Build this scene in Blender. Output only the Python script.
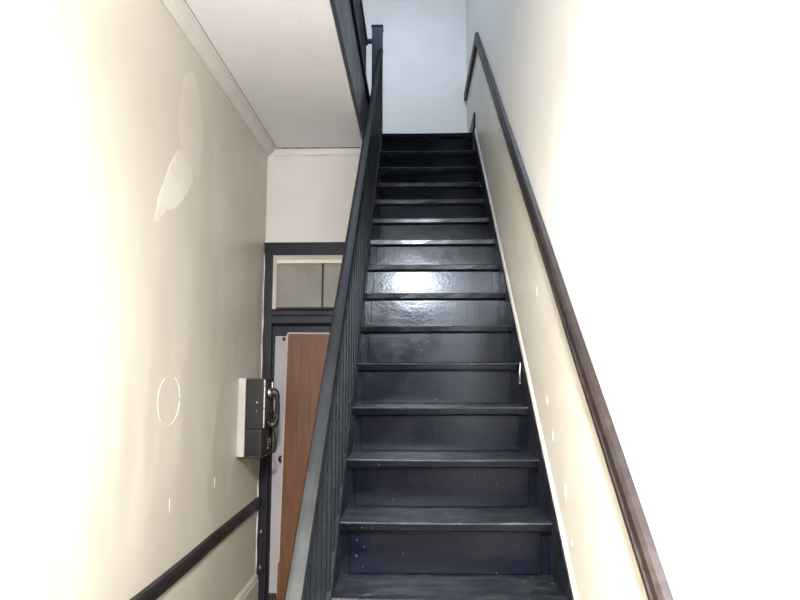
import bpy, bmesh, math, random
from mathutils import Vector, Matrix

random.seed(7)
scene = bpy.context.scene
for o in list(bpy.data.objects):
    bpy.data.objects.remove(o)
COL = scene.collection

# ------------------------------------------------------------------ camera
PITCH, YAW, EYE = 0.119, 0.0249, 1.565
cam_data = bpy.data.cameras.new('camera')
cam_data.sensor_width = 36.0
cam_data.lens = 587.0 / 800.0 * 36.0
cam_data.clip_start = 0.02
cam = bpy.data.objects.new('camera', cam_data)
cam.location = (0, 0, EYE)
cam.rotation_euler = (math.pi / 2 + PITCH, 0, YAW)
COL.objects.link(cam)
scene.camera = cam

# ------------------------------------------------------------------ world, exposure
world = bpy.data.worlds.new('world')
scene.world = world
world.use_nodes = True
world.node_tree.nodes['Background'].inputs[0].default_value = (0.75, 0.82, 1.0, 1)
world.node_tree.nodes['Background'].inputs[1].default_value = 0.05
vs = scene.view_settings
vs.view_transform = 'Standard'
vs.look = 'None'
vs.exposure = 0.0
vs.gamma = 1.0
vs.use_curve_mapping = False

# hall lamp and added upper lamp (their fixtures are built further down, in the lamp builder)
LAMPS = [
    # x, y, ceiling z, drop, down watts, all-round watts, colour
    dict(loc=(0.00, -0.05, 3.2), drop=0.54, down=340, round=128, col=(1.0, 0.98, 0.95)),
    dict(loc=(-0.10, 3.30, 6.2), drop=0.30, down=42, round=11, col=(0.66, 0.80, 1.0)),  # unseen, added to cast cool light on the upper steps and landing
]

# ------------------------------------------------------------------ key dimensions
XL, XR = -1.087, 0.525          # left and right walls
YEND, YFAR, YBACK = 4.18, 5.55, -3.4
ZC, ZUP, ZTOP = 3.20, 3.62, 6.2  # hall ceiling, upper floor, upper ceiling
G, R0 = 0.2024, 0.2
Y1 = 2.281
NOSE = {i: 0.2 * (i + 4) for i in range(-3, 15)}
NOSE.update({9: 2.594, 10: 2.785, 11: 2.975, 12: 3.170, 13: 3.380, 14: 3.62})


def ny(i):
    return Y1 + G * (i - 1)


def line(y):                     # height of the nosing line at depth y
    return R0 * ((y - Y1) / G + 5)


# ------------------------------------------------------------------ helpers
def link(o, parent=None):
    COL.objects.link(o)
    if parent is not None:
        o.parent = parent
    return o


def tag(o, label=None, cat=None, group=None, kind=None):
    if label: o['label'] = label
    if cat: o['category'] = cat
    if group: o['group'] = group
    if kind: o['kind'] = kind
    return o


def empty(name, loc=(0, 0, 0)):
    o = bpy.data.objects.new(name, None)
    o.empty_display_size = 0.05
    o.location = loc
    return link(o)


def finish(name, bm, mats, parent=None, smooth=False):
    bmesh.ops.recalc_face_normals(bm, faces=bm.faces[:])
    me = bpy.data.meshes.new(name)
    bm.to_mesh(me)
    bm.free()
    if not isinstance(mats, (list, tuple)): mats = [mats]
    for m in mats: me.materials.append(m)
    if smooth:
        for p in me.polygons: p.use_smooth = True
    o = bpy.data.objects.new(name, me)
    link(o)
    if parent is not None:
        o.parent = parent
        o.matrix_parent_inverse.identity()
        off = Vector((0, 0, 0))
        q = parent
        while q is not None:
            off += Vector(q.location); q = q.parent
        me.transform(Matrix.Translation(-off))
    return o


def add_box(bm, x0, x1, y0, y1, z0, z1, bev=0.0, seg=2):
    vs_ = [bm.verts.new(p) for p in ((x0, y0, z0), (x1, y0, z0), (x1, y1, z0), (x0, y1, z0),
                                     (x0, y0, z1), (x1, y0, z1), (x1, y1, z1), (x0, y1, z1))]
    fs = [bm.faces.new([vs_[k] for k in f]) for f in
          ((3, 2, 1, 0), (4, 5, 6, 7), (0, 1, 5, 4), (1, 2, 6, 5), (2, 3, 7, 6), (3, 0, 4, 7))]
    if bev > 0:
        es = list({e for f in fs for e in f.edges})
        bmesh.ops.bevel(bm, geom=es, offset=bev, segments=seg, affect='EDGES', profile=0.6)
    return fs


def box(name, x0, x1, y0, y1, z0, z1, m, parent=None, bev=0.0, seg=2):
    bm = bmesh.new()
    add_box(bm, x0, x1, y0, y1, z0, z1, bev, seg)
    return finish(name, bm, m, parent)


def add_loft(bm, rings, close=True, caps=True):
    vr = [[bm.verts.new(p) for p in r] for r in rings]
    n = len(vr[0])
    for a, b in zip(vr[:-1], vr[1:]):
        for k in range(n if close else n - 1):
            bm.faces.new((a[k], a[(k + 1) % n], b[(k + 1) % n], b[k]))
    if caps and close:
        bm.faces.new(vr[0][::-1]); bm.faces.new(vr[-1])
    return vr


def sloped(name, prof, y0, y1, m, parent=None, n=1, fn=line, wob=0.0):
    """profile of (x, height above the nosing line) run along the stair slope"""
    bm = bmesh.new()
    rings = []
    for k in range(n + 1):
        y = y0 + (y1 - y0) * k / n
        w = wob * math.sin(y * 7.3) * math.sin(y * 2.1 + 1)
        rings.append([(x, y, fn(y) + h + w) for x, h in prof])
    add_loft(bm, rings)
    return finish(name, bm, m, parent)


def run_y(name, prof, y0, y1, m, parent=None):
    bm = bmesh.new()
    add_loft(bm, [[(x, y, z) for x, z in prof] for y in (y0, y1)])
    return finish(name, bm, m, parent)


def run_x(name, prof, x0, x1, m, parent=None):
    bm = bmesh.new()
    add_loft(bm, [[(x, y, z) for y, z in prof] for x in (x0, x1)])
    return finish(name, bm, m, parent)


def tube(name, pts, r, m, parent=None, n=8):
    bm = bmesh.new()
    add_tube(bm, pts, r, n)
    return finish(name, bm, m, parent, smooth=True)


def add_tube(bm, pts, r, n=8):
    pts = [Vector(p) for p in pts]
    rings = []
    for k, p in enumerate(pts):
        t = (pts[min(k + 1, len(pts) - 1)] - pts[max(k - 1, 0)]).normalized()
        u = t.cross(Vector((0, 0, 1)))
        if u.length < 0.1: u = t.cross(Vector((0, 1, 0)))
        u.normalize(); v = t.cross(u)
        rr = r[k] if isinstance(r, (list, tuple)) else r
        rings.append([p + rr * (math.cos(a) * u + math.sin(a) * v)
                      for a in [2 * math.pi * j / n for j in range(n)]])
    add_loft(bm, rings)


def lathe(name, prof, cx, cy, m, parent=None, n=28):
    bm = bmesh.new()
    add_loft(bm, [[(cx + r * math.cos(2 * math.pi * j / n), cy + r * math.sin(2 * math.pi * j / n), z)
                   for j in range(n)] for r, z in prof])
    return finish(name, bm, m, parent, smooth=True)


def share(o, name, parent, loc):
    c = o.copy()
    c.name = name
    link(c, parent)
    c.location = loc
    return c


# ------------------------------------------------------------------ materials
class NT:
    def __init__(self, name):
        self.m = bpy.data.materials.new(name)
        self.m.use_nodes = True
        self.t = self.m.node_tree
        self.b = self.t.nodes['Principled BSDF']
        self.pos = self.t.nodes.new('ShaderNodeNewGeometry').outputs['Position']

    def n(self, kind, **kw):
        nd = self.t.nodes.new(kind)
        for k, v in kw.items(): setattr(nd, k, v)
        return nd

    def l(self, a, b): self.t.links.new(a, b)

    def noise(self, scale, detail=4, rough=0.55, stretch=None):
        nd = self.n('ShaderNodeTexNoise')
        nd.inputs['Scale'].default_value = scale
        nd.inputs['Detail'].default_value = detail
        nd.inputs['Roughness'].default_value = rough
        if stretch:
            mp = self.n('ShaderNodeMapping')
            mp.inputs['Scale'].default_value = stretch
            self.l(self.pos, mp.inputs[0]); self.l(mp.outputs[0], nd.inputs['Vector'])
        else:
            self.l(self.pos, nd.inputs['Vector'])
        return nd.outputs['Fac']

    def ramp(self, fac, stops):
        nd = self.n('ShaderNodeValToRGB')
        el = nd.color_ramp.elements
        while len(el) < len(stops): el.new(0.5)
        for e, (p, c) in zip(el, stops):
            e.position = p
            e.color = (*c, 1) if len(c) == 3 else c
        self.l(fac, nd.inputs[0])
        return nd.outputs[0]

    def mix(self, fac, a, b, mode='MIX'):
        nd = self.n('ShaderNodeMixRGB', blend_type=mode)
        for v, i in ((fac, 0), (a, 1), (b, 2)):
            if hasattr(v, 'is_linked'): self.l(v, nd.inputs[i])
            else: nd.inputs[i].default_value = v if i == 0 else (*v, 1)
        return nd.outputs[0]

    def mapr(self, fac, a, b, c, d):
        nd = self.n('ShaderNodeMapRange')
        self.l(fac, nd.inputs[0])
        for k, v in enumerate((a, b, c, d)): nd.inputs[k + 1].default_value = v
        return nd.outputs[0]

    def bump(self, h, dist, strength=1.0, prev=None):
        nd = self.n('ShaderNodeBump')
        nd.inputs['Distance'].default_value = dist
        nd.inputs['Strength'].default_value = strength
        self.l(h, nd.inputs['Height'])
        if prev: self.l(prev, nd.inputs['Normal'])
        return nd.outputs[0]


def set_in(nt, sock, v):
    if hasattr(v, 'is_linked'): nt.l(v, nt.b.inputs[sock])
    else: nt.b.inputs[sock].default_value = (*v, 1) if isinstance(v, tuple) else v


def enamel_wall(name, c1, c2, rough=0.34, lump=0.012, grime=(0.54, 0.50, 0.42), amt=0.35, fine=0.0004):
    t = NT(name)
    base = t.mix(t.ramp(t.noise(1.1, 5), [(0.35, (0, 0, 0)), (0.68, (1, 1, 1))]), c1, c2)
    g = t.ramp(t.noise(2.2, 8, 0.65, (1, 1, 0.45)), [(0.60, (0, 0, 0)), (0.80, (amt, amt, amt))])
    base = t.mix(g, base, grime)
    sp = t.ramp(t.noise(46, 2), [(0.80, (0, 0, 0)), (0.83, (1, 1, 1))])
    base = t.mix(sp, base, (0.80, 0.78, 0.74))
    set_in(t, 'Base Color', base)
    set_in(t, 'Roughness', t.mapr(t.noise(5, 4), 0.3, 0.7, max(0.29, rough - 0.06), rough + 0.12))
    n1 = t.bump(t.noise(3.0, 2, 0.4, (1, 1, 0.5)), lump)
    n2 = t.bump(t.noise(28, 3), fine, 0.8, n1)
    set_in(t, 'Normal', n2)
    return t.m


def plain_paint(name, c1, c2, rough=0.5, scale=3.0, bump=0.001):
    t = NT(name)
    set_in(t, 'Base Color', t.mix(t.ramp(t.noise(scale, 6), [(0.35, (0, 0, 0)), (0.7, (1, 1, 1))]), c1, c2))
    set_in(t, 'Roughness', t.mapr(t.noise(scale * 3, 4), 0.3, 0.7, (max(rough - 0.07, 0.29) if rough > 0.29 else max(rough - 0.07, 0.05)), (rough + 0.08 if rough > 0.29 else 0.26)))
    set_in(t, 'Normal', t.bump(t.noise(scale * 14, 4), bump))
    return t.m


def stair_paint(name, c1, c2, dust, dust_amt, rough=0.3, fleck=0.74, spec=0.5, lump=0.003):
    t = NT(name)
    base = t.mix(t.ramp(t.noise(4, 5), [(0.35, (0, 0, 0)), (0.68, (1, 1, 1))]), c1, c2)
    d = t.ramp(t.noise(9, 8, 0.7, (1, 2.2, 2.2)), [(0.46, (0, 0, 0)), (0.80, (dust_amt,) * 3)])
    base = t.mix(d, base, dust)
    f = t.ramp(t.noise(58, 3, 0.6), [(fleck, (0, 0, 0)), (fleck + 0.02, (1, 1, 1))])
    f2 = t.ramp(t.noise(6, 2), [(0.5, (0, 0, 0)), (0.6, (1, 1, 1))])
    ff = t.mix(1.0, f, f2, 'MULTIPLY')
    base = t.mix(ff, base, (0.12, 0.12, 0.13))
    set_in(t, 'Base Color', base)
    lo_r, hi_r = (0.15, 0.262) if rough < 0.27 else (max(0.29, rough - 0.08), max(rough, 0.29) + 0.14)
    set_in(t, 'Roughness', t.mapr(t.noise(7, 6, 0.65), 0.3, 0.7, lo_r, hi_r))
    set_in(t, 'Specular IOR Level', spec)
    set_in(t, 'Specular Tint', (0.74, 0.84, 1.0))
    n1 = t.bump(t.noise(7, 4, 0.5, (1, 2, 2)), lump, 0.7)
    set_in(t, 'Normal', t.bump(t.noise(70, 4), 0.0006, 0.7, n1))
    return t.m


def wood(name, c1, c2, c3, rough=0.5):
    t = NT(name)
    gr = t.noise(9, 8, 0.6, (6, 1, 0.35))
    base = t.ramp(gr, [(0.3, c1), (0.5, c2), (0.72, c3)])
    fine = t.ramp(t.noise(60, 4, 0.6, (5, 1, 0.08)), [(0.42, (0.75,) * 3), (0.6, (1, 1, 1))])
    set_in(t, 'Base Color', t.mix(0.8, base, fine, 'MULTIPLY'))
    set_in(t, 'Roughness', rough)
    set_in(t, 'Normal', t.bump(gr, 0.0008))
    return t.m


M = {}
M['wall'] = enamel_wall('cream_enamel_wall', (0.55, 0.52, 0.45), (0.50, 0.475, 0.41), 0.32, 0.022, (0.48, 0.45, 0.385), 0.0, 0.0003)
M['wall_up'] = enamel_wall('pale_enamel_wall', (0.86, 0.855, 0.84), (0.83, 0.825, 0.81), 0.40, 0.006)
M['dado'] = enamel_wall('cream_dado_enamel', (0.73, 0.69, 0.615), (0.69, 0.65, 0.58), 0.30, 0.002, (0.66, 0.62, 0.54), 0.0, 0.00006)
M['white'] = plain_paint('white_plaster_paint', (0.82, 0.80, 0.79), (0.77, 0.75, 0.74), 0.55, 2.2, 0.0015)
M['ceil'] = plain_paint('ceiling_paint', (0.84, 0.85, 0.90), (0.79, 0.80, 0.855), 0.6, 3.0, 0.004)
M['patch'] = plain_paint('bare_plaster_patch', (0.64, 0.595, 0.54), (0.57, 0.53, 0.475), 0.42, 5.0, 0.0001)
M['patch_low'] = plain_paint('smooth_white_filler', (0.70, 0.67, 0.61), (0.62, 0.585, 0.52), 0.36, 6.0, 0.0001)
M['scratch'] = plain_paint('pale_scratch', (0.64, 0.61, 0.55), (0.60, 0.57, 0.51), 0.5)
M['bead'] = plain_paint('white_gloss_bead', (0.86, 0.84, 0.78), (0.82, 0.79, 0.72), 0.36)
M['step'] = stair_paint('navy_stair_paint', (0.0045, 0.005, 0.008), (0.007, 0.008, 0.012), (0.052, 0.054, 0.060), 0.65, 0.38, 0.655, 0.32)
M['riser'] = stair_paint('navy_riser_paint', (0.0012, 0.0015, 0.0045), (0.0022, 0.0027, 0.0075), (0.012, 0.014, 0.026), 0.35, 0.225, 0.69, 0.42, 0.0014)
M['worn'] = stair_paint('worn_nosing_paint', (0.012, 0.012, 0.015), (0.03, 0.03, 0.034), (0.12, 0.12, 0.13), 0.8, 0.55, 0.66, 0.3)
M['rail'] = stair_paint('dusty_grey_rail_top_paint', (0.016, 0.018, 0.019), (0.026, 0.028, 0.029), (0.065, 0.07, 0.069), 0.7, 0.40, 0.69, 0.25)
t = NT('black_rail_paint_grey_low')
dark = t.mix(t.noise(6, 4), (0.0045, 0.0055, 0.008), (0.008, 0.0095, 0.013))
grey_low = t.mix(t.noise(12, 6), (0.013, 0.0145, 0.015), (0.034, 0.037, 0.036))
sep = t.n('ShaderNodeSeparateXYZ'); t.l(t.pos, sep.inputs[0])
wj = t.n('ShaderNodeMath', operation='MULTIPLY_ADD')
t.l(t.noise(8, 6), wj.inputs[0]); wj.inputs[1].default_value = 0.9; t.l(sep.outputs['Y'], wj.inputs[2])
low_mask = t.mapr(wj.outputs[0], 1.85, 2.50, 1.0, 0.0)  # grey at the low end, fading to black paint up the slope
set_in(t, 'Base Color', t.mix(low_mask, dark, grey_low))
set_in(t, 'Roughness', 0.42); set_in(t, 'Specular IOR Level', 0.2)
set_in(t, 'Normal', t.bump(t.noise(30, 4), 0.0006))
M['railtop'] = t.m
M['railside'] = stair_paint('black_rail_side_paint', (0.003, 0.0038, 0.006), (0.005, 0.006, 0.009), (0.012, 0.014, 0.018), 0.3, 0.55, 0.80, 0.08)
M['fascia'] = stair_paint('blue_grey_fascia_paint', (0.035, 0.042, 0.055), (0.05, 0.058, 0.075), (0.08, 0.09, 0.11), 0.4, 0.4)
M['bal'] = stair_paint('black_baluster_paint', (0.005, 0.0062, 0.009), (0.008, 0.0097, 0.0135), (0.022, 0.025, 0.031), 0.12, 0.38, 0.72, 0.3, 0.0006)
M['trim'] = stair_paint('black_trim_paint', (0.006, 0.0055, 0.005), (0.010, 0.009, 0.008), (0.03, 0.027, 0.025), 0.4, 0.40)
M['brownrail'] = stair_paint('brown_black_rail_paint', (0.014, 0.009, 0.008), (0.026, 0.018, 0.015), (0.08, 0.06, 0.052), 0.5, 0.34, 0.72)
M['frame'] = stair_paint('dark_door_frame_paint', (0.010, 0.0075, 0.010), (0.016, 0.012, 0.0155), (0.03, 0.024, 0.029), 0.4, 0.42, 0.80, 0.35)
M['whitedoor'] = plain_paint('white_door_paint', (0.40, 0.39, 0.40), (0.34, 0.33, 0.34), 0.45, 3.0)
M['beige'] = plain_paint('beige_sash_paint', (0.52, 0.48, 0.42), (0.44, 0.41, 0.37), 0.5, 6.0)
M['brown'] = wood('reddish_brown_plywood', (0.105, 0.038, 0.016), (0.14, 0.056, 0.024), (0.175, 0.078, 0.036), 0.5)
M['band'] = plain_paint('pale_pink_edge_band', (0.50, 0.42, 0.38), (0.44, 0.36, 0.32), 0.5)
M['board'] = plain_paint('offwhite_backboard_paint', (0.50, 0.48, 0.44), (0.38, 0.365, 0.335), 0.5, 9.0)
M['black'] = plain_paint('black_plastic', (0.006, 0.006, 0.008), (0.010, 0.010, 0.012), 0.34)
M['matte'] = plain_paint('matte_black_panel', (0.008, 0.008, 0.010), (0.012, 0.012, 0.014), 0.75)
M['gap'] = plain_paint('dark_crack', (0.02, 0.018, 0.016), (0.04, 0.036, 0.03), 0.8)
M['crown_gap'] = plain_paint('grey_joint_line', (0.20, 0.19, 0.19), (0.30, 0.29, 0.29), 0.8, 12.0)
M['crown'] = plain_paint('grey_white_moulding_paint', (0.66, 0.64, 0.63), (0.60, 0.585, 0.575), 0.5, 3.0)

t = NT('grey_painted_steel')
set_in(t, 'Base Color', t.mix(t.noise(6, 4), (0.010, 0.010, 0.0125), (0.017, 0.018, 0.019)))
set_in(t, 'Metallic', 0.25); set_in(t, 'Roughness', 0.42)
M['steel'] = t.m
t = NT('brushed_chrome')
set_in(t, 'Base Color', (0.72, 0.72, 0.74)); set_in(t, 'Metallic', 1.0); set_in(t, 'Roughness', t.mapr(t.noise(40, 4), 0.3, 0.7, 0.2, 0.4))
M['chrome'] = t.m
t = NT('dusty_transom_glass')
set_in(t, 'Base Color', t.mix(t.ramp(t.noise(5, 6), [(0.35, (0, 0, 0)), (0.7, (1, 1, 1))]), (0.185, 0.17, 0.155), (0.26, 0.245, 0.225)))
set_in(t, 'Roughness', t.mapr(t.noise(10, 5), 0.3, 0.7, 0.25, 0.5))
M['pane'] = t.m
t = NT('hall_floor_tile')
br = t.n('ShaderNodeTexBrick')
br.offset = 0.0
for k, v in (('Scale', 1.0), ('Mortar Size', 0.004), ('Brick Width', 0.2), ('Row Height', 0.2)): br.inputs[k].default_value = v
br.inputs['Color1'].default_value = (0.16, 0.13, 0.11, 1); br.inputs['Color2'].default_value = (0.20, 0.16, 0.13, 1)
br.inputs['Mortar'].default_value = (0.06, 0.055, 0.05, 1)
t.l(t.pos, br.inputs['Vector'])
set_in(t, 'Base Color', br.outputs['Color']); set_in(t, 'Roughness', 0.4)
M['floor'] = t.m
M['boards'] = wood('dark_upper_floorboards', (0.05, 0.03, 0.02), (0.08, 0.05, 0.03), (0.11, 0.07, 0.05), 0.4)
t = NT('opal_lamp_glass')
set_in(t, 'Base Color', (0.9, 0.9, 0.88)); set_in(t, 'Emission Color', (1.0, 0.95, 0.86)); set_in(t, 'Emission Strength', 6.0)
M['opal'] = t.m


# ------------------------------------------------------------------ the setting
def struct(o): return tag(o, kind='structure')


T = 0.12
struct(box('floor', XL - T, XR + T, YBACK - T, YFAR + T, -0.1, 0, M['floor']))
wall_left = struct(box('wall_left', XL - T, XL, YBACK - T, YFAR + T, 0, ZTOP, M['wall']))
wall_right = struct(box('wall_right', XR, XR + T, YBACK - T, YFAR + T, 0, ZTOP, M['wall_up']))
struct(box('wall_far', XL, XR, YFAR, YFAR + T, 0, ZTOP, M['wall_up']))
struct(box('wall_back', XL, XR, YBACK - T, YBACK, 0, ZTOP, M['wall_up']))
struct(box('ceiling_upper', XL - T, XR + T, YBACK - T, YFAR + T, ZTOP, ZTOP + 0.1, M['ceil']))

# hall ceiling / upper floor: a slab beside the stair well, one behind it, the landing in front of the far wall
XE = -0.375                      # edge of the hall ceiling along the well
YW = 0.75                        # where the stair well opens
box_c = struct(box('ceiling', XL, XE, YW, YEND, ZC, ZC + 0.05, M['ceil']))
struct(box('ceiling_entry', XL, XR, YBACK, YW, ZC, ZC + 0.05, M['ceil']))
struct(box('floor_upper', XL, -0.372, YW, 4.99, ZC + 0.05, ZUP, M['boards']))
struct(box('floor_entry_upper', XL, XR, YBACK, YW, ZC + 0.05, ZUP, M['boards']))
struct(box('floor_landing', XL, XR, 4.99, YFAR, ZUP - 0.16, ZUP, M['boards']))

# dark fascia closing the edge of the upper floor, with the triangle under it beside the stairs
bm = bmesh.new()
add_loft(bm, [[(x, YW, ZC - 0.0), (x, 4.18, ZC), (x, 4.18, line(4.18) - 0.05), (x, 4.95, line(4.95) - 0.10), (x, 4.95, ZUP - 0.03), (x, YW, ZUP - 0.03)]
              for x in (-0.372, -0.352)])
struct(finish('trim_1', bm, M['fascia']))
struct(run_y('trim_2', [(-0.372, ZUP - 0.03), (-0.338, ZUP - 0.03), (-0.332, ZUP - 0.022), (-0.332, ZUP - 0.006),
                        (-0.338, ZUP + 0.003), (-0.372, ZUP + 0.003)], YW, 4.898, M['bal']))
# well header at the near end
struct(box('trim_3', -0.35, XR, YW, YW + 0.02, ZC, ZUP - 0.0, M['ceil']))

# end wall of the hall with the door opening
DX0, DX1, DTOP = -1.075, -0.375, 2.487
wall_end = struct(box('wall_end', XL, -0.33, YEND, YEND + 0.1, DTOP, ZC, M['white']))
struct(box('wall_end_pier', -0.375, -0.335, YEND, YEND + 0.1, 0, DTOP, M['white']))
struct(box('wall_behind_door', XL, -0.335, YEND + 0.55, YEND + 0.6, 0, ZC, M['white']))

# unseen dark door behind the viewer, added to darken reflections in the risers
added_door = empty('added_dark_door', (-0.28, YBACK, 0))
tag(added_door, 'unseen dark wooden door added behind the viewer to darken riser reflections', kind='structure')
box('leaf', -0.78, 0.22, YBACK, YBACK + 0.045, 0.01, 2.15, M['boards'], added_door, 0.004)
for x0 in (-0.68, -0.23):
    for z0, z1 in ((0.15, 0.95), (1.10, 2.02)):
        box('door_panel', x0, x0 + 0.35, YBACK + 0.045, YBACK + 0.058, z0, z1, M['boards'], added_door, 0.008)
for x0 in (-0.90, 0.22):
    box('casing', x0, x0 + 0.12, YBACK, YBACK + 0.06, 0, 2.15, M['frame'], added_door, 0.005)
box('casing_head', -0.90, 0.34, YBACK, YBACK + 0.06, 2.15, 2.30, M['frame'], added_door, 0.005)

# crown mouldings
struct(run_y('trim_4', [(XL, ZC), (XL, ZC - 0.060), (XL + 0.010, ZC - 0.060), (XL + 0.012, ZC - 0.050), (XL + 0.020, ZC - 0.045),
                        (XL + 0.034, ZC - 0.030), (XL + 0.050, ZC - 0.020), (XL + 0.052, ZC - 0.010), (XL + 0.066, ZC - 0.008), (XL + 0.068, ZC)],
              YBACK, YEND, M['crown']))
struct(run_x('trim_5', [(YEND, ZC - 0.006), (YEND - 0.016, ZC - 0.006), (YEND - 0.018, ZC - 0.03), (YEND - 0.014, ZC - 0.05),
                        (YEND - 0.006, ZC - 0.056), (YEND, ZC - 0.06)], XL + 0.05, -0.38, M['white']))
bm = bmesh.new()                 # broken dark crack between ceiling and moulding
xs = [XL + 0.07 + 0.62 * k / 40 for k in range(41)]
top = [bm.verts.new((x, YEND - 0.019, ZC - 0.0005)) for x in xs]
bot = [bm.verts.new((x, YEND - 0.0195, ZC - 0.0035 - 0.004 * abs(math.sin(k * 1.7) * math.sin(k * .43)))) for k, x in enumerate(xs)]
for k in range(40): bm.faces.new((top[k], top[k + 1], bot[k + 1], bot[k]))
o = finish('crack', bm, M['gap'], wall_end)

box('crack', XL + 0.067, XL + 0.072, YBACK, YEND - 0.02, ZC - 0.001, ZC, M['crown_gap'], box_c)
# chair rail and baseboard along the left wall
def zr(y): return 0.645 + 0.012 * (y - 4.1) * -0.4
bm = bmesh.new()
rings = []
for k in range(25):
    y = YBACK + (YEND - 0.001 - YBACK) * k / 24
    w = 0.004 * math.sin(y * 5.1) * math.sin(1.7 * y)
    rings.append([(XL + a, y, z + w) for a, z in ((0, 0.622), (0.014, 0.622), (0.022, 0.632), (0.022, 0.650), (0.030, 0.656), (0.030, 0.678), (0.020, 0.694), (0, 0.697))])
add_loft(bm, rings)
struct(finish('trim_6', bm, M['trim']))
struct(run_y('baseboard_left', [(XL, 0), (XL + 0.022, 0), (XL + 0.022, 0.15), (XL + 0.016, 0.165), (XL + 0.016, 0.178), (XL + 0.006, 0.195), (XL, 0.196)],
              YBACK, YEND - 0.022, M['wall']))

# plaster scars on the left wall: slightly raised, irregular edges
def scar(name, pts, h, m, parent):
    for _ in range(2):           # round the outline, then roughen it
        pts = [((1 - f) * p[0] + f * q[0], (1 - f) * p[1] + f * q[1]) for p, q in zip(pts, pts[1:] + pts[:1]) for f in (0.25, 0.75)]
    pts = [(y + random.uniform(-0.006, 0.006), z + random.uniform(-0.006, 0.006)) for y, z in pts]
    bm = bmesh.new()
    a = [bm.verts.new((XL + 0.0005, y, z)) for y, z in pts]
    cy = sum(p[0] for p in pts) / len(pts); cz = sum(p[1] for p in pts) / len(pts)
    b = [bm.verts.new((XL + h, cy + (y - cy) * 0.94, cz + (z - cz) * 0.97)) for y, z in pts]
    n = len(pts)
    for k in range(n): bm.faces.new((a[k], a[(k + 1) % n], b[(k + 1) % n], b[k]))
    f = bm.faces.new(b)
    bmesh.ops.triangulate(bm, faces=[f])
    return finish(name, bm, m, parent)


SC1 = [(2.60, 2.93), (2.66, 3.00), (2.72, 3.02), (2.80, 2.97), (2.86, 2.86), (2.885, 2.72), (2.87, 2.58), (2.82, 2.51), (2.74, 2.55), (2.68, 2.56), (2.60, 2.60), (2.565, 2.72), (2.58, 2.84)]
SC2 = [(2.68, 2.56), (2.60, 2.60), (2.52, 2.52), (2.46, 2.40), (2.40, 2.30), (2.36, 2.18), (2.40, 2.19), (2.47, 2.26), (2.56, 2.28), (2.66, 2.36), (2.74, 2.44), (2.78, 2.54)]
scar('plaster_scar', SC1, 0.0014, M['patch'], wall_left)
scar('plaster_scar', SC2, 0.0022, M['patch_low'], wall_left)
bm = bmesh.new()                 # pale scratched ring
rg = []
for k in range(35):
    a = 2.0 + 2 * math.pi * 0.86 * k / 34
    yy, zz = 2.605 + 0.118 * math.cos(a), 1.432 + 0.110 * math.sin(a)
    rg.append((yy, zz))
for k in range(len(rg) - 1):
    pass
add_tube(bm, [(XL + 0.0008, y, z) for y, z in rg], [0.0012 + 0.0012 * abs(math.sin(k * 0.9)) for k in range(35)], 6)
finish('scratched_ring', bm, M['scratch'], wall_left, smooth=True)
for (y, z, L) in ((2.66, 0.97, 0.06), (3.25, 0.96, 0.055), (3.2, 0.56, 0.02)):
    tube('paint_drip', [(XL + 0.0008, y, z + L / 2), (XL + 0.0015, y + 0.002, z), (XL + 0.001, y + 0.001, z - L / 2)], [0.001, 0.0022, 0.0012], M['scratch'], wall_left, 6)

# right wall: the cream dado below the handrail is a skin of thick paint following the slope
bm = bmesh.new()
HR = 1.03
rings = []
for x in (XR - 0.003, XR + 0.02):
    rings.append([(x, YBACK, 0), (x, 4.95, 0), (x, 4.95, ZUP), (x, YFAR, ZUP), (x, YFAR, 4.33), (x, 4.52, 4.31), (x, 1.22, line(1.22) + HR + 0.03), (x, YBACK, line(1.22) + HR + 0.03)])
add_loft(bm, rings)
finish('dado_skin', bm, M['dado'], wall_right)
for (y, z, L) in ((3.12, 2.95, 0.05), (2.36, 1.45, 0.05), (2.28, 1.32, 0.05), (2.12, 1.15, 0.07), (2.5, 1.9, 0.05), (2.05, 0.99, 0.03)):
    tube('paint_drip', [(XR - 0.0035, y, z + L / 2), (XR - 0.005, y - 0.004, z), (XR - 0.004, y - 0.005, z - L / 2)], [0.001, 0.0018, 0.001], M['dado'], wall_right, 6)

# landing baseboard on the right wall and far wall
struct(run_y('baseboard_right', [(XR - 0.003, ZUP), (XR - 0.018, ZUP), (XR - 0.018, ZUP + 0.12), (XR - 0.012, ZUP + 0.13), (XR - 0.003, ZUP + 0.135)], 4.80, YFAR, M['step']))
# boarded side under the stairs
bm = bmesh.new()
add_loft(bm, [[(x, 1.46, 0), (x, 4.179, 0), (x, 4.179, line(4.179) - 0.27), (x, 1.46, max(0.01, line(1.46) - 0.27))] for x in (-0.326, -0.306)])
struct(finish('wall_under_stairs', bm, M['white']))

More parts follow.
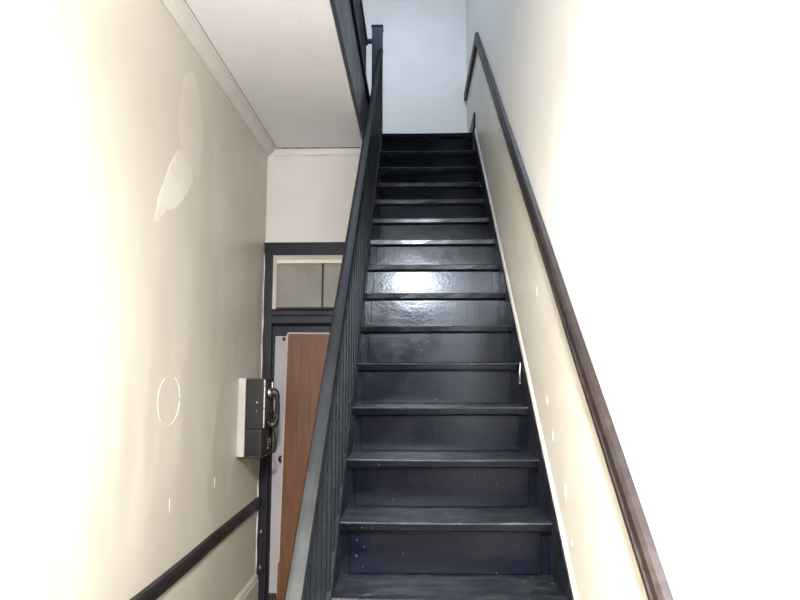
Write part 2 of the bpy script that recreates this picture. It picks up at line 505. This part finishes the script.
# ------------------------------------------------------------------ the staircase
stair = empty('staircase', (0.1, 1.45, 0))
tag(stair, 'steep dark navy painted wooden staircase with black balusters and handrail', 'staircase')
SX0, SX1 = -0.283, 0.510
for i in range(-3, 15):
    y0, z = ny(i), NOSE[i]
    y1 = y0 + G + 0.060 if i < 14 else 4.99
    th = 0.036
    bm = bmesh.new()
    n = 12
    rings = []
    sag = random.uniform(0.001, 0.004)
    for k in range(n + 1):
        x = SX0 + (SX1 - SX0) * k / n
        s = sag * math.sin(math.pi * k / n)
        j = random.uniform(-0.0008, 0.0008)
        rings.append([(x, y0 + 0.010, z - th), (x, y0 + 0.002, z - th + 0.006), (x, y0 + j, z - 0.005 - s), (x, y0 + 0.0015 + j, z - 0.0015 - s),
                      (x, y0 + 0.005 + j, z - s), (x, y0 + 0.06, z - s * 0.4), (x, y1, z), (x, y1, z - th)])
    add_loft(bm, rings)
    bm.faces.ensure_lookup_table()
    for f in bm.faces:
        c = f.calc_center_median()
        if c.y < y0 + 0.004 and c.z > z - 0.0048 - sag: f.material_index = 1
        elif c.y < y0 + 0.003 and c.z < z - 0.005: f.material_index = 2
    finish('tread', bm, [M['step'], M['worn'], M['riser']], stair)
    zb = NOSE.get(i - 1, 0.0)
    yr = y0 + 0.046
    rz = box('riser', SX0, SX1, yr, yr + 0.018, zb, z - th, M['riser'], stair)
    a, b = random.uniform(-0.004, 0.004), random.uniform(-0.004, 0.004)
    bm = bmesh.new()
    add_box(bm, SX0 + 0.034 + a, SX1 - 0.036 + b, yr - 0.008, yr, zb + 0.003, z - th - 0.002, 0.003, 1)
    pn = finish('riser_panel', bm, M['riser'], rz)

# strings, skirt and the white bead of paint above the skirt
sloped('outer_string', [(-0.330, -0.29), (-0.283, -0.29), (-0.283, 0.004), (-0.288, 0.010), (-0.325, 0.010), (-0.330, 0.004)], 1.40, 4.90, M['bal'], stair)
sloped('string_moulding', [(-0.340, -0.02), (-0.330, -0.02), (-0.330, 0.012), (-0.340, 0.012)], 1.40, 4.90, M['bal'], stair)
sloped('wall_skirt', [(SX1, -0.28), (XR - 0.003, -0.28), (XR - 0.003, 0.088), (SX1 + 0.003, 0.080), (SX1, 0.074)], 1.40, 4.82, M['step'], stair, 24, wob=0.004)
sloped('paint_bead', [(XR - 0.010, 0.084), (XR - 0.003, 0.078), (XR - 0.003, 0.128), (XR - 0.007, 0.118)], 1.40, 4.80, M['bead'], stair, 24, wob=0.004)
tube('paint_dribble', [(SX1 - 0.006, 2.83, 1.60), (SX1 - 0.012, 2.82, 1.56), (SX1 - 0.010, 2.823, 1.53), (SX1 - 0.013, 2.82, 1.50)], [0.002, 0.003, 0.002, 0.003], M['bead'], stair, 6)

# balusters: two a step, cut to the slope
def baluster_mesh():
    bm = bmesh.new()
    hw = 0.012
    prof = [(-hw, -hw * 0.7), (-hw * 0.7, -hw), (hw * 0.7, -hw), (hw, -hw * 0.7), (hw, hw * 0.7), (hw * 0.7, hw), (-hw * 0.7, hw), (-hw, hw * 0.7)]
    k = R0 / G
    add_loft(bm, [[(x, y, h + y * k) for x, y in prof] for h in (0.006, 0.750)])
    return bm


first = None
yb = ny(-3) + 0.02
while yb < 4.86:
    zc = line(yb)
    if first is None:
        first = finish('baluster', baluster_mesh(), M['bal'], None)
        first.parent = stair
        first.location = Vector((-0.302, yb, zc)) - stair.location
    else:
        share(first, 'baluster', stair, Vector((-0.302, yb, zc)) - stair.location)
    yb += G / 2
RAILP = [(-0.312, 0.742), (-0.278, 0.742), (-0.276, 0.752), (-0.272, 0.768), (-0.271, 0.788), (-0.276, 0.797), (-0.286, 0.802),
         (-0.304, 0.802), (-0.314, 0.797), (-0.319, 0.788), (-0.318, 0.768), (-0.314, 0.752)]
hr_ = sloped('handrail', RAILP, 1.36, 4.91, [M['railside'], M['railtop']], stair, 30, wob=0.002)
for p in hr_.data.polygons:      # only the top faces take the rail top paint
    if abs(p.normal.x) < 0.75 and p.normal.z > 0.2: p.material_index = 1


def newel(y, x, z0, z1, hw):
    o = box('newel_post', x - hw, x + hw, y - hw, y + hw, z0, z1, M['bal'], stair, 0.004)
    bm = bmesh.new()
    add_box(bm, x - hw - 0.006, x + hw + 0.006, y - hw - 0.006, y + hw + 0.006, z1, z1 + 0.014, 0.005)
    finish('newel_cap', bm, M['bal'], o)


newel(4.955, -0.326, ZUP - 0.25, 4.615, 0.047)
newel(1.33, -0.300, 0, 0.86, 0.040)

# ------------------------------------------------------------------ handrail fixed to the right wall
rail = empty('wall_handrail', (XR, 1.2, 1.1))
tag(rail, 'dark brown moulded wooden handrail fixed along the right wall above the stairs', 'handrail')
WP = [(XR - 0.003, 1.022), (XR - 0.024, 1.018), (XR - 0.031, 1.024), (XR - 0.031, 1.044), (XR - 0.026, 1.050), (XR - 0.026, 1.066),
      (XR - 0.031, 1.072), (XR - 0.029, 1.094), (XR - 0.020, 1.106), (XR - 0.003, 1.110)]
YA = 4.50
sloped('sloping_rail', WP, 0.9, YA, M['brownrail'], rail, 36, wob=0.003)
zA = line(YA)
sloped('level_rail', WP, YA, YFAR, M['brownrail'], rail, 1, fn=lambda y: zA - 0.02 + 0.02 * min(1, max(0, (y - YA))) )

# ------------------------------------------------------------------ balustrade on the upper floor
bal = empty('landing_balustrade', (-0.43, 2.9, ZUP))
tag(bal, 'dark balustrade along the upper floor edge above the hall ceiling', 'balustrade')
XB = -0.435
run_y('top_rail', [(XB - 0.022, 4.475), (XB + 0.022, 4.475), (XB + 0.024, 4.50), (XB + 0.016, 4.525), (XB - 0.016, 4.525), (XB - 0.024, 4.50)], YW, 4.98, M['bal'], bal)
box('rail_return', XB + 0.022, -0.374, 4.935, 4.975, 4.485, 4.515, M['bal'], bal, 0.004)
yb = YW + 0.05
b0 = None
while yb < 4.98:
    if b0 is None:
        bm = bmesh.new(); add_box(bm, -0.013, 0.013, -0.013, 0.013, ZUP, 4.478, 0.003, 1)
        b0 = finish('baluster', bm, M['bal'], None)
        b0.parent = bal
        b0.location = Vector((XB, yb, 0)) - bal.location
    else:
        share(b0, 'baluster', bal, Vector((XB, yb, 0)) - bal.location)
    yb += 0.1

# ------------------------------------------------------------------ door at the end of the hall
door = empty('door_1', (-0.72, YEND, 0))
tag(door, 'white door with brown-black frame and two-pane transom at hall end', kind='structure')
YF = YEND - 0.022                # front of the casing
JX = -1.022
box('casing', XL + 0.001, JX, YF, YEND + 0.10, 0, DTOP, M['frame'], door, 0.004)
box('casing', -0.43, -0.376, YF, YEND + 0.10, 0, DTOP, M['frame'], door, 0.004)
box('casing_head', JX, -0.43, YF, YEND + 0.10, 2.392, DTOP, M['frame'], door, 0.004)
tb = run_x('transom_bar', [(YEND + 0.10, 1.885), (YF + 0.004, 1.885), (YF - 0.012, 1.900), (YF - 0.012, 1.945), (YF - 0.004, 1.96), (YF - 0.004, 1.985),
                           (YF + 0.006, 2.0), (YEND + 0.10, 2.0)], JX, -0.43, M['frame'], door)
# beige sash of the transom, panes and glazing bar
sash = box('transom_sash', JX, JX + 0.028, YF + 0.004, YEND + 0.06, 2.0, 2.392, M['beige'], door, 0.003)
box('sash_head', JX + 0.028, -0.43, YF + 0.004, YEND + 0.06, 2.338, 2.392, M['beige'], sash, 0.003)
run_x('sash_bead', [(YF + 0.004, 2.332), (YF - 0.004, 2.332), (YF - 0.004, 2.352), (YF + 0.004, 2.360)], JX + 0.028, -0.43, M['bead'], sash)
box('sash_sill', JX + 0.028, -0.43, YF + 0.006, YEND + 0.06, 2.0, 2.014, M['frame'], sash, 0.002)
box('glazing_bar', -0.668, -0.655, YF + 0.006, YEND + 0.06, 2.014, 2.338, M['frame'], sash, 0.003)
box('pane', JX + 0.028, -0.668, YF + 0.016, YF + 0.022, 2.014, 2.338, M['pane'], door)
box('pane', -0.655, -0.43, YF + 0.016, YF + 0.022, 2.014, 2.338, M['pane'], door)
# stop, white leaf with a dark latch
box('door_stop', JX, JX + 0.016, YEND + 0.02, YEND + 0.10, 0, 1.885, M['frame'], door, 0.002)
box('door_stop', JX + 0.016, -0.43, YEND + 0.02, YEND + 0.10, 1.812, 1.885, M['frame'], door, 0.002)
leaf = box('leaf', JX + 0.017, -0.436, YEND + 0.03, YEND + 0.07, 0.03, 1.810, M['whitedoor'], door, 0.003)
box('latch_notch', -0.952, -0.930, YEND + 0.024, YEND + 0.031, 1.775, 1.800, M['gap'], leaf, 0.002)
lk = tube('latch_knob', [(-0.934, YEND + 0.03, 0.952), (-0.934, YEND + 0.012, 0.952), (-0.934, YEND + 0.006, 0.952), (-0.934, YEND - 0.012, 0.952)], [0.010, 0.010, 0.022, 0.018], M['black'], leaf, 14)
box('kick_block', JX + 0.02, JX + 0.07, YEND + 0.015, YEND + 0.029, 0.0, 0.05, M['gap'], leaf, 0.004)

# pale ragged line of wall paint along the casing, and two chips
tube('paint_line', [(XL + 0.003 + 0.002 * math.sin(k * 1.9), YF - 0.001, 0.2 + k * 0.1) for k in range(23)], [0.0030 + 0.0015 * math.sin(k * 2.7) for k in range(23)], M['bead'], door, 6)
for zc_ in (0.47, 0.235):
    tube('paint_chip', [(-1.058, YF - 0.001, zc_ + 0.012), (-1.056, YF - 0.002, zc_), (-1.058, YF - 0.001, zc_ - 0.012)], [0.002, 0.006, 0.003], M['board'], door, 6)

# brown board with pale edge banding standing in the doorway
board = empty('wood_panel', (-0.67, YEND, 0))
tag(board, 'reddish-brown wooden panel with pale edging standing in the doorway', 'panel')
bm = bmesh.new()
def rounded(x0, x1, z0, z1, r, lean):
    pts = [(x1, z0), (x1, z1 - 0.004)]
    for k in range(5):
        a = math.pi / 2 + math.pi / 2 * k / 4
        pts.append((x0 + lean + r + r * math.cos(a), z1 - r + r * math.sin(a)))
    pts.append((x0, z0))
    return pts
P = rounded(-0.937, -0.440, 0.0, 1.830, 0.018, 0.030)
YP = YEND - 0.030
add_loft(bm, [[(x, y, z) for x, z in P] for y in (YP, YP + 0.026)])
finish('board', bm, M['brown'], board)
# pale banding around the top and upper left edge (the lower stretch is missing)
def edge_x(z): return -0.937 + 0.030 * z / 1.83
bm = bmesh.new()
path = [(edge_x(0.27), 0.27), (edge_x(1.80), 1.80)]
for k in range(1, 5):
    a = math.pi - math.pi / 2 * k / 4
    path.append((-0.937 + 0.030 + 0.018 + 0.018 * math.cos(a), 1.812 + 0.018 * math.sin(a)))
path.append((-0.440, 1.826))
w = 0.009
rings = []
for k, (x, z) in enumerate(path):
    p0, p1 = path[max(0, k - 1)], path[min(len(path) - 1, k + 1)]
    tx, tz = p1[0] - p0[0], p1[1] - p0[1]
    L = math.hypot(tx, tz); nx, nz = tz / L, -tx / L
    rings.append([(x - nx * 0.002, YP - 0.003, z - nz * 0.002), (x + nx * w, YP - 0.003, z + nz * w), (x + nx * w, YP + 0.027, z + nz * w), (x - nx * 0.002, YP + 0.027, z - nz * 0.002)])
add_loft(bm, rings)
finish('edge_band', bm, M['band'], board)

# ------------------------------------------------------------------ payphone
ph = empty('payphone', (XL, 3.74, 1.28))
tag(ph, 'grey steel payphone with black handset mounted on the left wall', 'payphone')
PY0, PY1 = 3.640, 3.840
box('backboard', XL, XL + 0.046, PY0 - 0.012, PY1 + 0.012, 1.040, 1.517, M['board'], ph, 0.004)
bx0, bx1 = XL + 0.046, XL + 0.160
up = box('upper_housing', bx0, bx1, PY0, PY1, 1.205, 1.512, M['steel'], ph, 0.006)
lo = box('lower_housing', bx0, bx1 - 0.012, PY0 + 0.002, PY1 - 0.002, 1.046, 1.203, M['steel'], ph, 0.006)
box('bottom_flange', bx0 - 0.01, bx1 - 0.004, PY0 - 0.006, PY1 + 0.006, 1.034, 1.046, M['black'], ph, 0.002)
box('face_plate', bx1, bx1 + 0.005, PY0 + 0.001, PY1 - 0.004, 1.212, 1.508, M['matte'], up, 0.002)
box('edge_strip', bx1 - 0.003, bx1 + 0.006, PY0 - 0.004, PY0 + 0.002, 1.215, 1.505, M['chrome'], up, 0.001, 1)
for (y, z) in ((PY0 - 0.001, 1.385), (PY0 - 0.001, 1.335)):
    pass
tube('lock', [(bx0 + 0.070, PY0 + 0.002, 1.368), (bx0 + 0.070, PY0 - 0.004, 1.368)], 0.006, M['chrome'], up, 10)
tube('lock', [(bx0 + 0.070, PY0 + 0.002, 1.315), (bx0 + 0.070, PY0 - 0.003, 1.315)], 0.004, M['chrome'], up, 10)
kp = box('keypad_plate', bx1 + 0.005, bx1 + 0.009, 3.745, 3.825, 1.30, 1.42, M['black'], up, 0.002)
for r_ in range(4):
    for c_ in range(3):
        yk, zk = 3.753 + c_ * 0.024, 1.312 + r_ * 0.026
        box('key', bx1 + 0.009, bx1 + 0.013, yk, yk + 0.016, zk, zk + 0.018, M['steel'], kp, 0.002, 1)
box('coin_slot', bx1 + 0.005, bx1 + 0.014, 3.79, 3.82, 1.45, 1.49, M['chrome'], up, 0.003)
box('coin_return', bx1 - 0.006, bx1 + 0.003, 3.76, 3.82, 1.075, 1.135, M['chrome'], lo, 0.003)
ck = box('hook_plate', bx1 + 0.005, bx1 + 0.012, 3.655, 3.715, 1.24, 1.495, M['black'], up, 0.003)
box('hook', bx1 + 0.012, bx1 + 0.030, 3.668, 3.702, 1.415, 1.432, M['chrome'], ck, 0.003)
# handset: two cups facing the phone and an arched grip
hy = 3.685
hs = bmesh.new()
gx = bx1 + 0.030
pts = [(gx, hy, 1.425), (gx + 0.020, hy, 1.432), (gx + 0.034, hy, 1.415), (gx + 0.041, hy, 1.38), (gx + 0.043, hy, 1.33), (gx + 0.041, hy, 1.28), (gx + 0.034, hy, 1.245), (gx + 0.020, hy, 1.228), (gx, hy, 1.235)]
rad = [0.022, 0.022, 0.019, 0.016, 0.015, 0.016, 0.019, 0.022, 0.022]
def spline(cs, n):
    out = []
    for j in range(n + 1):
        t_ = j / n * (len(cs) - 1); k = min(int(t_), len(cs) - 2); u = t_ - k
        p0, p1, p2, p3 = cs[max(k - 1, 0)], cs[k], cs[k + 1], cs[min(k + 2, len(cs) - 1)]
        out.append(0.5 * ((2 * p1) + (p2 - p0) * u + (2 * p0 - 5 * p1 + 4 * p2 - p3) * u * u + (3 * p1 - p0 - 3 * p2 + p3) * u ** 3))
    return out
add_tube(hs, spline([Vector(p) for p in pts], 32), spline(rad, 32), 12)
hset = finish('handset', hs, M['black'], ph, smooth=True)
tube('ear_cup', [(gx + 0.008, hy, 1.425), (gx - 0.006, hy, 1.424), (gx - 0.016, hy, 1.423)], [0.020, 0.030, 0.029], M['chrome'], hset, 16)
tube('mouth_cup', [(gx + 0.008, hy, 1.236), (gx - 0.006, hy, 1.237), (gx - 0.014, hy, 1.238)], [0.020, 0.030, 0.029], M['black'], hset, 16)
cpts = []
N = 220
ctl = [Vector((gx + 0.022, hy, 1.222)), Vector((gx + 0.030, hy, 1.16)), Vector((gx + 0.036, hy + 0.005, 1.09)), Vector((gx + 0.022, hy + 0.01, 1.062)), Vector((gx - 0.002, hy + 0.015, 1.085)), Vector((gx - 0.018, hy + 0.02, 1.15)), Vector((bx1 + 0.002, hy + 0.025, 1.215))]
def cr(t_):
    t_ = t_ * (len(ctl) - 1); k = min(int(t_), len(ctl) - 2); u = t_ - k
    p0, p1, p2, p3 = ctl[max(k - 1, 0)], ctl[k], ctl[k + 1], ctl[min(k + 2, len(ctl) - 1)]
    return 0.5 * ((2 * p1) + (p2 - p0) * u + (2 * p0 - 5 * p1 + 4 * p2 - p3) * u * u + (3 * p1 - p0 - 3 * p2 + p3) * u ** 3)
for k in range(N + 1):
    s = k / N; a = s * 2 * math.pi * 26
    cpts.append(cr(s) + Vector((0.006 * math.cos(a), 0.006 * math.sin(a), 0)))
tube('cord', cpts, 0.0036, M['black'], ph, 5)

# ------------------------------------------------------------------ lamps
def lamp(spec, label):
    x, y, zc = spec['loc']; zb = zc - spec['drop']
    root = empty('ceiling_lamp', (x, y, zc))
    tag(root, label, 'lamp')
    lathe('canopy', [(0.06, zc), (0.06, zc - 0.012), (0.045, zc - 0.028), (0.012, zc - 0.035)], x, y, M['crown'], root)
    tube('stem', [(x, y, zc - 0.03), (x, y, zb + 0.08)], 0.008, M['chrome'], root)
    lathe('shade', [(0.015, zb + 0.085), (0.03, zb + 0.08), (0.10, zb + 0.05), (0.15, zb + 0.02), (0.152, zb + 0.018), (0.10, zb + 0.042), (0.03, zb + 0.07)], x, y, M['white'], root)
    lathe('bulb', [(0.004, zb - 0.005), (0.03, zb), (0.05, zb + 0.02), (0.045, zb + 0.045), (0.02, zb + 0.07)], x, y, M['opal'], root, 20)
    for kind, w in (('AREA', spec['down']), ('POINT', spec['round'])):
        ld = bpy.data.lights.new('lamp_light', kind)
        ld.energy = w; ld.color = spec['col']
        if kind == 'AREA': ld.shape = 'DISK'; ld.size = 0.26
        else: ld.shadow_soft_size = 0.06
        lo_ = bpy.data.objects.new('lamp_light', ld)
        link(lo_, root)
        lo_.location = (0, 0, (zb - 0.012 if kind == 'AREA' else zb - 0.085) - zc)


lamp(LAMPS[0], 'hanging lamp with white shade on the entry hall ceiling')
lamp(LAMPS[1], 'unseen lamp with white shade, added to light the upper floor')
